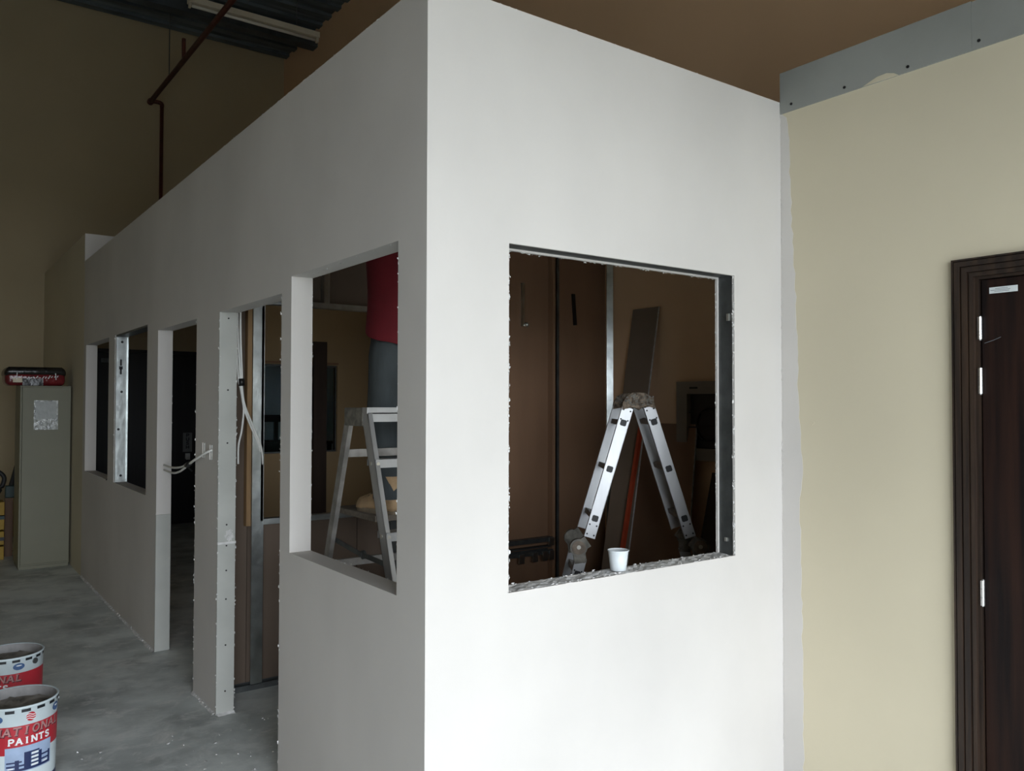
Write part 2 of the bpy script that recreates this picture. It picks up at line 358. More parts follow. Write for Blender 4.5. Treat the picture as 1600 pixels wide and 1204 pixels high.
copies(s0, [(.046, 2.1575, z) for z in (.36,.60,.75,.88,.99,1.42,1.70,2.08)], wall_left)
# bare galvanised stud closing the third window
sx = bmesh.new()
box(sx, .006, .092, 4.930, 4.9316, .999, 2.171); box(sx, .004, .0075, 4.902, 4.9316, .999, 2.171); box(sx, .0905, .094, 4.902, 4.9316, .999, 2.171)
st = link('stud', sx, 'steel', wall_left)
for z in (1.93, 1.86): bx('punched_slot', 'black', .035, .050, 4.9285, 4.9305, z, z+.05, wall_left)
bx('punched_slot', 'black', .03, .056, 4.9285, 4.9304, 1.90, 1.925, wall_left)
bm = bmesh.new(); disc(bm, (.05, 4.929, 1.72), (0,1,0), .010, .004, 10); disc(bm, (.03, 4.929, 1.42), (0,1,0), .010, .004, 10); disc(bm, (.05, 4.929, 2.12), (0,1,0), .010, .004, 10); disc(bm, (.05, 4.929, 1.05), (0,1,0), .010, .004, 10)
link('screw', bm, 'black', wall_left)
bx('head_track', 'darksteel', .004, .092, 3.82, 4.90, 2.160, 2.172, wall_left)
bm = bmesh.new()
for k in range(5): box(bm, -.002, .03, 5.22+k*.006, 5.224+k*.006, .99, 1.0)
link('back_box_left_hole', bm, 'black', wall_left).name = 'sill_gap'
# the two flush socket boxes on the pillar
for (y0, y1, z0, z1) in holesL[5:]:
    b = bmesh.new(); box(b, .004, .06, y0+.034, y1, z0, z1); sb = link('socket_box', b, 'cable', wall_left)
    b = bmesh.new(); box(b, .010, .06, y0, y0+.034, z0, z1); link('cavity_shade', b, 'black', wall_left)  # shallow black block paints in the shaded depth of the box
# raised bulkhead beyond the white partition
bm = bmesh.new(); plate(bm, 'X', 0, .095, (6.44, 9.45), (0, 2.93)); box(bm, 0, .34, 6.47, 9.45, 2.93, 3.245)
wall_far = struct(link('wall_left_far', bm, 'beige'), 'beige partition with a raised bulkhead at the far end', 'wall')
bx('end_cap', 'putty', 0, .34, 6.445, 6.47, 2.93, 3.245, wall_far)

# beige wall on the right with the dark door
bm = bmesh.new(); plate(bm, 'X', X1, X1+.12, (-4.5, 0), (0, 3.108), [(-1.72, -.80, 0, 2.12)])
wall_right = struct(link('wall_right', bm, 'beige'), 'cream painted wall with the dark wooden door', 'wall')
# bare board strip screwed along its top
bm = bmesh.new(); box(bm, X1-.007, X1, -2.6, -.8245, 2.925, 3.104); b1 = link('top_board', bm, 'greyboard', wall_right)
bm = bmesh.new(); box(bm, X1-.007, X1, -.824, -.002, 2.925, 3.108); b2 = link('top_board', bm, 'greyboard', wall_right)
bm = bmesh.new(); disc(bm, (0,0,0), (1,0,0), .006, .003, 10); s0 = link('screw', bm, 'black', wall_right); s0.location = (X1-.008, -.061, 2.955)
copies(s0, [(X1-.008, y, z) for y, z in ((-.317,2.948),(-.586,2.945),(-.85,2.953),(-1.1,2.95))], wall_right)
# smear of filler below the strip and the white skim band along the corner
def ragged(name, m, pts, x, parent, t=.0012):
    bm = bmesh.new(); a = [bm.verts.new((x, y, z)) for y, z in pts]; b = [bm.verts.new((x-t, y, z)) for y, z in pts]
    bm.faces.new(b); bm.faces.new(a[::-1])
    for i in range(len(pts)): bm.faces.new((a[i], a[(i+1) % len(pts)], b[(i+1) % len(pts)], b[i]))
    return link(name, bm, m, parent)
edge = []; z = 0.0
prof = [(0,.100),(.5,.098),(.9,.094),(1.2,.086),(1.34,.108),(1.42,.10),(1.6,.084),(2.0,.080),(2.3,.062),(2.6,.048),(2.86,.040),(2.93,.03)]
while z <= 2.93:
    for (a, va), (b, vb) in zip(prof, prof[1:]):
        if a <= z <= b: w = va+(vb-va)*(z-a)/(b-a)
    edge.append((-w+random.uniform(-.005,.005), z)); z += .035
ragged('skim_band', 'putty', [(-.001, 0), *edge, (-.001, 2.93)], X1, wall_right)
ragged('filler_smear', 'beige', [(-.40,2.926),(-.55,2.924),(-.53,2.938),(-.50,2.948),(-.46,2.946)], X1-.007, wall_right)
ragged('filler_patch', 'beige', [(-.150,1.540),(-.165,1.552),(-.158,1.556),(-.145,1.548)], X1, wall_right, .002)
crumbs('plaster_edge', wall_right, [((X1-.003, -.003, .1), (X1-.003, -.003, 3.05))], 60, .005, 'putty', .002)

# ------------------------------------------------------------------ door in the beige wall
d1 = thing('door_1', 'dark mahogany door in a ridged brown frame, right edge of the view', 'door', (X1, -1.26, 0)); d1['kind'] = 'structure'
def dl(y): return y+1.26
def moulding(name, y0, y1, z0, z1, horiz=False):
    # five stepped ridges from the outer edge (y0 / z1) inwards
    steps = [(0,.10,.022),(.10,.16,.012),(.16,.42,.026),(.42,.48,.014),(.48,.74,.022),(.74,.80,.010),(.80,1.0,.016)]
    bm = bmesh.new()
    for a, b, t in steps:
        if not horiz: box(bm, -t, .0, y0+(y1-y0)*a, y0+(y1-y0)*b, z0, z1 - (z1-2.095)*b)
        else: box(bm, -t, .0, y0+.075*a, y1-.075*a, z1-(z1-z0)*b, z1-(z1-z0)*a)
    return link(name, bm, 'woodframe', d1)
moulding('frame_jamb', dl(-.749), dl(-.824), 0, 2.163)
moulding('frame_jamb', dl(-1.771), dl(-1.696), 0, 2.163)
moulding('frame_head', dl(-1.771), dl(-.749), 2.095, 2.163, True)
bm = bmesh.new(); box(bm, .0, .12, dl(-.836), dl(-.80), 0, 2.12); link('frame_lining', bm, 'woodframe', d1)
bm = bmesh.new(); box(bm, .0, .12, dl(-1.72), dl(-1.684), 0, 2.12); link('frame_lining', bm, 'woodframe', d1)
bm = bmesh.new(); box(bm, .0, .12, dl(-1.684), dl(-.836), 2.085, 2.12); link('frame_lining', bm, 'woodframe', d1)
leaf = bx('door_leaf', 'wood', .012, .052, dl(-1.680), dl(-.840), .008, 2.082, d1, .002)
for z0, z1 in ((1.867, 1.949), (1.670, 1.763), (.908, .999)):
    bm = bmesh.new(); L = z1-z0
    for k in range(3):
        lathe(bm, [(.0085, z0+L*k/3+.0006), (.0085, z0+L*(k+1)/3-.0006)], 16, True, True, Matrix.Translation((.002, dl(-.838), 0)))
    lathe(bm, [(.004, z0-.004), (.006, z0), (.006, z1), (.004, z1+.004)], 10, True, True, Matrix.Translation((.004, dl(-.838), 0)))
    link('hinge', bm, 'chrome', d1)
lab = bx('label_sticker', 'white_label', .0108, .012, dl(-.962), dl(-.868), 2.030, 2.052, d1)
for k, (a, b) in enumerate(((-.885,-.935),(-.872,-.938),(-.888,-.93))): bx('print_line', 'ink', .0104, .0109, dl(b), dl(a), 2.0355+.005*k, 2.037+.005*k, lab).parent = lab
bm = bmesh.new(); tube(bm, smooth_path([(.0108, dl(-.85), 1.853), (.0108, dl(-.88), 1.862), (.0108, dl(-.905), 1.872)]), .0012, 5); link('scratch', bm, 'ink', d1)
bm = bmesh.new(); box(bm, -.03, .012, dl(-1.63), dl(-1.60), 1.0, 1.02); box(bm, -.045, -.03, dl(-1.63), dl(-1.50), 1.0, 1.02); link('door_handle', bm, 'chrome', d1)

# ------------------------------------------------------------------ cross wall inside, open studs and brown board
YC = 2.43
ow0, ow1, oz0, oz1 = .345, 1.55, .955, 2.215
bm = bmesh.new(); plate(bm, 'Y', YC+.072, YC+.085, (.095, 3.05), (0, H), [(ow0, ow1, oz0, oz1)])
wall_cross = struct(link('wall_cross', bm, 'putty'), 'unfinished cross wall of brown board on steel studs with a window hole', 'wall')
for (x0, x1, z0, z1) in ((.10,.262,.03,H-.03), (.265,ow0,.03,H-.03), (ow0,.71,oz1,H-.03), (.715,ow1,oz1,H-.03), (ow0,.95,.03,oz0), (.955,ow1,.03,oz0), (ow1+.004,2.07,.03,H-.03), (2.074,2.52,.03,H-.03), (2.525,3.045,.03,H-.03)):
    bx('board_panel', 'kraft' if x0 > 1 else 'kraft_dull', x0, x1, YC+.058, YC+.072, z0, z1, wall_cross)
def vstud(x, z0=.03, z1=H-.03, m='steel', od=1, w=.056):
    bm = bmesh.new(); y = YC+.028
    channel(bm, (x, y, z0), (x, y, z1), w, .036, .0016, (od,0,0)); return link('stud', bm, m, wall_cross)
vstud(.302, m='steel'); vstud(.335, oz0, oz1, 'steel', -1); vstud(.70, oz1, H-.03); vstud(ow1+.004, od=1); vstud(2.475, m='kraft'); vstud(2.50, m='darksteel')
bm = bmesh.new(); channel(bm, (.295, YC-.002, .03), (.295, YC-.002, H-.03), .05, .01, .0016, (0,1,0)); link('stud', bm, 'steel', wall_cross)
bx('timber_batten', 'timber', .242, .268, YC+.01, YC+.056, .93, H-.05, wall_cross)
def htrack(x0, x1, z, od, m='steel'):
    bm = bmesh.new(); channel(bm, (x0, YC+.028, z), (x1, YC+.028, z), .06, .032, .0016, (0,0,od)); return link('track', bm, m, wall_cross)
htrack(.10, 3.04, 0.0+.001, 1, 'darksteel'); htrack(.10, 3.04, H-.002, -1); htrack(ow0-.01, ow1, oz0+.01, -1); htrack(ow0-.01, ow1, oz1-.01, 1)
htrack(1.58, 2.48, .665, -1, 'darksteel'); htrack(1.58, 2.48, .545, 1, 'darksteel')
bm = bmesh.new(); box(bm, 1.6, 2.46, YC-.004, YC+.05, .548, .560); box(bm, 1.6, 2.46, YC+.0, YC+.05, .595, .603); link('noggin_lip', bm, 'darksteel', wall_cross)
for x in (2.17, 2.29, 2.38, 2.44):
    bx('bracket', 'steel', x, x+.042, YC-.012, YC+.01, .50, .566, wall_cross)
bx('bracket', 'steel', 2.44, 2.485, YC-.012, YC+.012, .605, .66, wall_cross)
bm = bmesh.new(); channel(bm, (3.015, YC-.03, .03), (3.015, YC-.03, H-.03), .05, .02, .0016, (.6,.8,0)); link('stud', bm, 'steel', wall_cross)
# steel strap with a ball end and a cut slot on the boards
bm = bmesh.new(); box(bm, 2.226, 2.248, YC+.040, YC+.057, 2.19, 2.50); hs = link('hanger_strap', bm, 'steel', wall_cross)
bm = bmesh.new(); bmesh.ops.create_uvsphere(bm, u_segments=12, v_segments=8, radius=.018, matrix=Matrix.Translation((2.262, YC+.035, 2.20))); link('strap_knob', bm, 'bolt', wall_cross, True)
bm = bmesh.new(); bar(bm, (2.716, YC+.054, 2.46), (2.735, YC+.054, 2.225), .03, .012, (0,1,0)); link('slot', bm, 'blackdoor', wall_cross)

# glazed wall further in
YW = 6.0
bm = bmesh.new(); plate(bm, 'Y', YW, YW+.1, (1.33, 3.05), (0, H), [(1.50, 2.385, 1.115, 2.035)])
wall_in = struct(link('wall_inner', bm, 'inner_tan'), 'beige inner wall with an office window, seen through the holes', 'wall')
w1 = thing('window_1', 'dark glazed office window in the beige inner wall', 'window', (1.94, YW, 1.1)); w1['kind'] = 'structure'
bm = bmesh.new(); plate(bm, 'Y', .03, .07, (1.50-1.94, 2.385-1.94), (.015, .935), [(1.535-1.94, 2.375-1.94, .03, .915)]); link('window_frame', bm, 'darksteel', w1)
bx('pane', 'glass', 1.535-1.94, 2.375-1.94, .047, .053, .03, .915, w1)
bx('rail', 'kraft', 1.48-1.94, 2.39-1.94, -.012, .0, .945, .965, w1)
bm = bmesh.new(); plate(bm, 'Y', 7.6, 7.65, (1.9, 3.05), (0, H)); struct(link('wall_office', bm, 'greypaint'), 'blue-grey wall of the office behind the glass', 'wall')

# ------------------------------------------------------------------ double door in the back wall
dd = thing('door_2', 'black double door with a PUSH plate at the far end of the hall', 'door', (1.225, 9.45, 0)); dd['kind'] = 'structure'
bx('door_leaf', 'blackdoor', -.645, -.003, .02, .06, .01, 2.29, dd, .003); bx('door_leaf', 'blackdoor', .003, .645, .02, .06, .01, 2.29, dd, .003)
bm = bmesh.new(); box(bm, -.69, -.645, -.02, .12, 0, 2.33); box(bm, .645, .69, -.02, .12, 0, 2.33); box(bm, -.69, .69, -.02, .12, 2.29, 2.335); link('door_frame', bm, 'blackdoor', dd)
bx('light_block', 'blackdoor', -.69, .69, .12, .149, -.02, 2.34, dd); bx('gap_block', 'blackdoor', -.645, .645, .0, .12, 0, .01, dd)  # block behind and strip below, added to stop light leaking under the leaves
bx('door_closer', 'darksteel', -.58, -.30, -.03, .02, 2.16, 2.21, dd)
pl = bx('push_plate', 'plategrey', .455, .575, .012, .02, .965, 1.225, dd)

# ------------------------------------------------------------------ lettering made of strokes
def strokes(ch):
    L = {'N': [((.15,0),(.15,1)),((.15,1),(.85,0)),((.85,0),(.85,1))], 'A': [((.1,0),(.5,1)),((.5,1),(.9,0)),((.27,.36),(.73,.36))],
         'T': [((.5,0),(.5,1)),((.08,.94),(.92,.94))], 'I': [((.5,0),(.5,1))], 'L': [((.25,0),(.25,1)),((.25,.06),(.85,.06))],
         'P': [((.22,0),(.22,1)),((.22,.95),(.62,.95)),((.62,.95),(.82,.85)),((.82,.85),(.82,.6)),((.82,.6),(.62,.48)),((.62,.48),(.22,.48))],
         'U': [((.18,1),(.18,.22)),((.18,.22),(.36,.05)),((.36,.05),(.64,.05)),((.64,.05),(.82,.22)),((.82,.22),(.82,1))],
         'H': [((.18,0),(.18,1)),((.82,0),(.82,1)),((.18,.5),(.82,.5))]}
    if ch == 'O':
        p = [(.5+.36*math.cos(a), .5+.46*math.sin(a)) for a in [2*math.pi*k/14 for k in range(15)]]; return list(zip(p, p[1:]))
    if ch == 'S':
        p = [(.82,.80),(.72,.93),(.5,.96),(.28,.90),(.2,.74),(.32,.58),(.66,.46),(.8,.28),(.72,.1),(.5,.04),(.28,.08),(.17,.22)]; return list(zip(p, p[1:]))
    return L[ch]
SERIF = {'N': [(.15,0),(.15,1),(.85,1)], 'A': [(.1,0),(.9,0)], 'T': [(.5,0)], 'I': [(.5,0),(.5,1)], 'L': [(.25,0),(.25,1)], 'P': [(.22,0)]}
def letter_quads(ch, w=.17, serif=True):
    out = []
    for (a, b) in strokes(ch):
        a = Vector(a); b = Vector(b); d = (b-a).normalized(); n = Vector((-d.y, d.x))*w/2; e = d*w*.12
        out.append([a-n-e, b-n+e, b+n+e, a+n-e])
    if serif:
        for (x, y) in SERIF.get(ch, []):
            y = min(max(y, .05), .95); out.append([Vector((x-.19, y-.05)), Vector((x+.19, y-.05)), Vector((x+.19, y+.05)), Vector((x-.19, y+.05))])
    return out
def word_on_cylinder(bm, word, r, ang, z, pitch, h, w=.17, shear=.0, dz=0., da=0.):
    "letters wrapped on a vertical cylinder; ang is the angle of the word's middle"
    n = len(word)
    for i, ch in enumerate(word):
        for q in letter_quads(ch, w):
            rows = []
            for s in range(5):
                t = s/4; rows.append((q[0].lerp(q[1], t), q[3].lerp(q[2], t)))
            def P(v):
                x = (i-n/2+.04+.92*v.x+shear*v.y)*pitch; a = ang + (x+da)/r
                return bm.verts.new((r*math.cos(a), r*math.sin(a), z+dz+v.y*h))
            for (a0, b0), (a1, b1) in zip(rows, rows[1:]): bm.faces.new((P(a0), P(a1), P(b1), P(b0)))
def word_flat(bm, word, x0, z0, pitch, h, y, w=.2, vertical=False):
    for i, ch in enumerate(word):
        for q in letter_quads(ch, w, False):
            vs = [bm.verts.new((x0+(v.x if vertical else i+v.x)*pitch, y, (z0-i*h*1.28 if vertical else z0)+v.y*h)) for v in q]
            bm.faces.new(vs)
bm = bmesh.new(); word_flat(bm, 'PUSH', .49, 1.170, .05, .042, .0108, .24, True); link('lettering', bm, 'black', pl)
bm = bmesh.new(); box(bm, .485, .545, -.01, .02, .87, .945); link('lock', bm, 'lockgrey', dd)
bm = bmesh.new(); bar(bm, (.515, -.02, .90), (.515, -.02, .86), .05, .02); link('lock_knob', bm, 'bolt', dd)
bm = bmesh.new(); bar(bm, (.46, -.03, .80), (.57, -.03, .70), .03, .02); link('lever', bm, 'darksteel', dd)

# ------------------------------------------------------------------ paint pails
def pail(label, loc, ang, first=None):
    "ang: world angle of the middle of the label"
    t = thing('paint_pail', label, 'pail', loc, 0, 'open paint pails on the concrete floor')
    h = .375; r0, r1 = .143, .150
    rad = lambda z: r0+(r1-r0)*z/h
    bm = bmesh.new(); lathe(bm, [(r0-.004, 0), (r0, .004), (r0, .012), (r1, h-.006), (r1+.004, h-.004), (r1+.005, h), (r1+.001, h+.003), (r1-.004, h)], 48)
    link('body', bm, 'pailwhite', t, True)
    bm = bmesh.new(); lathe(bm, [(r1-.0042, h-.001), (r1-.0060, h-.02), (r1-.008, h-.07)], 48, False); link('inner_coat', bm, 'innercoat', t, True)
    bm = bmesh.new(); n = 40
    rings = [[bm.verts.new((rr*math.cos(2*math.pi*k/n), rr*math.sin(2*math.pi*k/n), h-.042+random.uniform(-.006,.012)*(rr > .03 and rr < .13))) for k in range(n)] for rr in (r1-.0065, .125, .095, .06, .03)]
    for a, b in zip(rings, rings[1:]):
        for k in range(n): bm.faces.new((a[k], a[(k+1) % n], b[(k+1) % n], b[k]))
    bm.faces.new(rings[-1]); link('contents', bm, 'slurry', t, True)
    def arc(bm, a0, a1, z0, z1, off, seg=24, fz=None):
        prev = None
        for k in range(seg+1):
            a = a0+(a1-a0)*k/seg; lo, hi = (z0, z1) if fz is None else fz(k/seg)
            cur = (bm.verts.new(((rad(lo)+off)*math.cos(a), (rad(lo)+off)*math.sin(a), lo)), bm.verts.new(((rad(hi)+off)*math.cos(a), (rad(hi)+off)*math.sin(a), hi)))
            if prev: bm.faces.new((prev[0], cur[0], cur[1], prev[1]))
            prev = cur
    bm = bmesh.new(); arc(bm, 0, 2*math.pi, .185, .300, .0006, 64); link('red_band', bm, 'red', t)
    bm = bmesh.new(); arc(bm, 0, 2*math.pi, .012, .058, .0006, 64); link('navy_band', bm, 'navy', t)
    bm = bmesh.new(); arc(bm, ang-R(36), ang+R(36), .110, .214, .0011); pic = link('picture_panel', bm, 'paleblue', t)
    bm = bmesh.new()
    for a0, a1, z0, z1 in ((-34,34,.114,.124),(-34,-9,.133,.140),(-34,-12,.149,.155),(-9,1,.116,.188),(1,14,.133,.139),(1,14,.149,.155),(1,14,.165,.171),(1,14,.181,.188),(14,34,.136,.143),(14,34,.155,.162),(-22,-16,.120,.160),(13,18,.120,.180),(30,34,.120,.168)):
        arc(bm, ang+R(a0), ang+R(a1), z0, z1, .0016, 8)
    link('building_print', bm, 'navy', t)
    bm = bmesh.new(); [arc(bm, ang+R(2), ang+R(12), z, z+.008, .002, 4) for z in (.125, .141, .157, .173)]; [arc(bm, ang+R(a), ang+R(a+8), .126, .131, .002, 4) for a in (-32, 20)]; link('building_windows', bm, 'whiteprint', t)['kind'] = 'stuff'
    bm = bmesh.new(); word_on_cylinder(bm, 'NATIONAL', rad(.26)+.0012, ang, .262, .036, .032, .26, .12, -.003, .003); link('lettering_shadow', bm, 'shadowred', t)
    bm = bmesh.new(); word_on_cylinder(bm, 'NATIONAL', rad(.26)+.0018, ang, .263, .036, .032, .19, .12); link('lettering', bm, 'pink', t)
    bm = bmesh.new(); word_on_cylinder(bm, 'PAINTS', rad(.22)+.0022, ang, .224, .0285, .026, .24); link('lettering', bm, 'whiteprint', t)
    def oval(name, m, a, z, ra, rz, off):
        bm = bmesh.new(); n = 20; c = bm.verts.new(((rad(z)+off)*math.cos(a), (rad(z)+off)*math.sin(a), z)); ring = []
        for k in range(n):
            x = ra*math.cos(2*math.pi*k/n); zz = z+rz*math.sin(2*math.pi*k/n); aa = a+x/r1; ring.append(bm.verts.new(((rad(zz)+off)*math.cos(aa), (rad(zz)+off)*math.sin(aa), zz)))
        for k in range(n): bm.faces.new((c, ring[k], ring[(k+1) % n]))
        return link(name, bm, m, t)
    oval('globe_emblem', 'red', ang, .331, .0185, .0185, .0012)
    bm = bmesh.new()
    for dz in (-.009, 0, .009): arc(bm, ang-R(7), ang+R(7), .331+dz, .333+dz, .0016, 8, lambda u, d=dz: (.3295+d+.003*math.sin(u*6.28), .3325+d+.003*math.sin(u*6.28)))
    link('globe_lines', bm, 'whiteprint', t)
    for s in (-1, 1):
        oval('oval_emblem', 'blue', ang+s*R(49), .332, .026, .0165, .0016); oval('oval_wave', 'whiteprint', ang+s*R(49), .337, .013, .003, .0026)
    bm = bmesh.new(); arc(bm, 0, R(13), h-.021, h-.009, .0016, 5); l0 = link('rim_tab', bm, 'lugs', t)
    for k in range(1, 16):
        c = l0.copy(); COL.objects.link(c); c.parent = t; c.rotation_euler = (0,0,2*math.pi*k/16)
    for s in (-1, 1):
        bm = bmesh.new(); a = ang+s*R(80); disc(bm, ((r1+.002)*math.cos(a), (r1+.002)*math.sin(a), h-.035), (math.cos(a), math.sin(a), 0), .014, .008, 12); link('handle_lug', bm, 'darksteel', t)
    return t
def camdir(x, y): return math.atan2(-2.234-y, -1.297-x)
pail('open white pail with red band, in front of its twin at lower left', (-.919, 1.859, 0), camdir(-.919, 1.859)+R(19))
pail('open white pail with red band, standing behind the nearer pail', (-.888, 2.628, 0), camdir(-.888, 2.628)-R(33))

# ------------------------------------------------------------------ cabinet and the things in the corner
cab = thing('steel_cabinet', 'tall grey-green steel cabinet standing in the far corner', 'cabinet', (-.235, 7.06, 0))
bx('body', 'cabinet', -.222, .222, .018, .46, .03, 1.80, cab, .004)
bx('door', 'cabinet', -.203, .218, .0, .018, .05, 1.785, cab, .003); bx('side_stile', 'cabinet', -.222, -.207, -.002, .018, .02, 1.80, cab, .002)
bx('plinth', 'cabinet', -.215, .215, .02, .45, 0, .03, cab)
sl = bx('document_sleeve', 'film', -.105, .105, -.004, .0, 1.365, 1.655, cab); bx('sheet', 'paper', -.09, .09, -.006, -.004, 1.47, 1.64, sl)
bm = bmesh.new()
for k in range(9):
    x = random.uniform(-.1,.1); z = random.uniform(1.37,1.46); bar(bm, (x, -.006, z), (x+random.uniform(-.04,.04), -.006, z+random.uniform(-.02,.02)), .006, .002, (0,1,0))
link('sleeve_crease', bm, 'whiteprint', sl)['kind'] = 'stuff'
pk = thing('wrapped_package', 'red and black plastic-wrapped package lying on the steel cabinet', 'package', (-.32, 7.24, 1.80))
bm = bmesh.new(); box(bm, -.265, .255, -.16, .20, 0, .14); bmesh.ops.bevel(bm, geom=bm.edges[:], offset=.045, segments=4, affect='EDGES', profile=.5); link('body', bm, 'packred', pk, True)
bm = bmesh.new(); box(bm, -.272, .262, -.168, .21, .125, .215); bmesh.ops.bevel(bm, geom=bm.edges[:], offset=.04, segments=4, affect='EDGES', profile=.5)
for v in bm.verts: v.co.z -= .10*(abs(v.co.x)/.27)**3*(v.co.z > .12)*.5
link('black_top', bm, 'packblack', pk, True)
bx('cream_corner', 'cream', -.20, -.12, -.164, -.158, .03, .075, pk, .002)
bx('black_patch', 'packblack', -.12, .06, -.165, -.157, .0, .07, pk, .002)
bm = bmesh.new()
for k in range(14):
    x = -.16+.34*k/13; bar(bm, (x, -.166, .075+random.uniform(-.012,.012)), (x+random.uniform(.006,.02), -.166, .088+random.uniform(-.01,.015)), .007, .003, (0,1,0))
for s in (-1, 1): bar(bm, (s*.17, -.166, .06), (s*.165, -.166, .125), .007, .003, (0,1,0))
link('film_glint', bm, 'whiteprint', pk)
ct = thing('yellow_carton', 'yellow carton stack edge at the far left beside the cabinet', 'carton', (-.66, 7.9, 0))
for k, z in enumerate((0, .155, .31, .46)):
    bx('carton_tier', 'yellow', -.13, .142, -.12, .12, z+.003, z+.14, ct, .004)
bx('green_stripe', 'teal', -.13, .1435, -.1215, .1, .42, .455, ct); bx('dark_stripe', 'black', -.13, .1435, -.1215, .1, .20, .235, ct)
tag(bx('brown_board', 'brownboard', -.50, -.425, 7.98, 8.03, 0, .62, None), 'narrow brown board standing on end between carton and cabinet', 'board')
hs = thing('black_hose', 'black hose loop lying on top of the yellow carton', 'hose', (-.62, 7.9, .603))
bm = bmesh.new(); tube(bm, smooth_path([(-.1, 0, .09), (-.06, 0, .27), (.03, 0, .31), (.10, 0, .25), (.09, 0, .16), (.02, 0, .04), (-.02, 0, .024), (-.1, 0, .03)]), .022, 8); link('hose', bm, 'rubber', hs, True)
pt = thing('power_tool', 'dark teal power tool hanging in the gap beside the cabinet', 'tool', (-.44, 8.0, .62))
bx('motor', 'teal', -.06, .04, -.04, .04, 0, .13, pt, .01); bm = bmesh.new(); tube(bm, [(.0, 0, .12), (.02, 0, .22), (.035, 0, .34)], [.03, .025, .012], 8); link('handle', bm, 'rubber', pt)

# ------------------------------------------------------------------ cables
c1 = thing('socket_cable', 'white cable looping from the pillar socket across the doorway', 'cable', (0, 2.28, 1.38))
def lp(*p): return (p[0], p[1]-2.28, p[2]-1.38)
bm = bmesh.new(); tube(bm, smooth_path([lp(.03,2.27,1.385), lp(-.012,2.30,1.37), lp(-.035,2.44,1.325), lp(-.03,2.60,1.287)]), .0068, 8); link('cable', bm, 'cable', c1, True)
bm = bmesh.new(); tube(bm, smooth_path([lp(-.03,2.64,1.28), lp(-.02,2.85,1.25), lp(.01,3.18,1.228), lp(.045,3.50,1.222)]), .0064, 8); tube(bm, smooth_path([lp(-.034,2.64,1.27), lp(-.028,2.82,1.228), lp(.005,3.12,1.198), lp(.045,3.50,1.19)]), .0064, 8); link('cable_tail', bm, 'cable', c1, True)
bm = bmesh.new(); tube(bm, [lp(-.03,2.59,1.289), lp(-.032,2.65,1.275)], .015, 10); link('tape', bm, 'tape', c1, True)
c2 = thing('hanging_cable', 'white cables hanging inside the nearer doorway, bound with black tape', 'cable', (.13, 2.25, H))
def lq(*p): return (p[0]-.13, p[1]-2.25, p[2]-H)
for pts in ([(.118,2.25,H-.02),(.122,2.25,2.13),(.140,2.25,1.78),(.143,2.25,1.72),(.160,2.25,1.60),(.150,2.25,1.48),(.134,2.25,1.40),(.133,2.25,1.30)],
            [(.135,2.25,H-.02),(.138,2.25,2.10),(.150,2.25,1.78),(.150,2.25,1.72),(.166,2.25,1.62),(.218,2.26,1.499),(.266,2.27,1.385),(.276,2.27,1.29)],
            [(.120,2.26,H-.02),(.118,2.26,2.10),(.128,2.255,1.80),(.146,2.255,1.70),(.165,2.255,1.60),(.205,2.26,1.50),(.245,2.27,1.42),(.262,2.27,1.36)]):
    bm = bmesh.new(); tube(bm, smooth_path([lq(*p) for p in pts]), .0055, 8); link('cable', bm, 'cable', c2, True)
bm = bmesh.new(); tube(bm, [lq(.146,2.252,1.765), lq(.149,2.252,1.725)], .016, 10); link('tape', bm, 'tape', c2, True)

# ------------------------------------------------------------------ cup on the sill
cup = thing('plastic_cup', 'small white plastic cup on the window sill', 'cup', (.872, .052, wz0+.004))
bm = bmesh.new(); lathe(bm, [(.0285, 0), (.030, .001), (.0385, .073), (.0372, .0735), (.029, .003)], 32, True, True); link('cup_wall', bm, 'cup', cup, True)
bm = bmesh.new(); lathe(bm, [(.0385, .0725), (.0410, .0735), (.0415, .0755), (.0402, .0770), (.0375, .0755), (.0375, .0725)], 32, False, False); link('rim', bm, 'cupin', cup, True)

# ------------------------------------------------------------------ folding multi-position ladder
fl = thing('folding_ladder', 'hinged aluminium folding ladder standing in an A behind the front window', 'ladder', (1.815, .893, 0), math.atan2(-.566, .824))
def seg_bm(bm, p, q, v0, v1, w):
    "flat bar in the u-z plane between p and q (u,z), thickness v0..v1 along the rung axis, width w"
    p = Vector(p); q = Vector(q); d = (q-p).normalized(); n = Vector((-d.y, d.x))*w/2
    vs = [bm.verts.new((c.x, v, c.y)) for v in (v0, v1) for c in (p-n, q-n, q+n, p+n)]
    for f in ((3,2,1,0),(4,5,6,7),(0,1,5,4),(1,2,6,5),(2,3,7,6),(3,0,4,7)): bm.faces.new([vs[i] for i in f])
VW = .342; RW = .060; RT = .022
legs = {'lt': ((-.054,1.612),(-.259,.924)), 'rt': ((.060,1.617),(.279,.924)), 'lb': ((-.303,.815),(-.505,.012)), 'rb': ((.322,.815),(.52,.012))}
plugs = {}
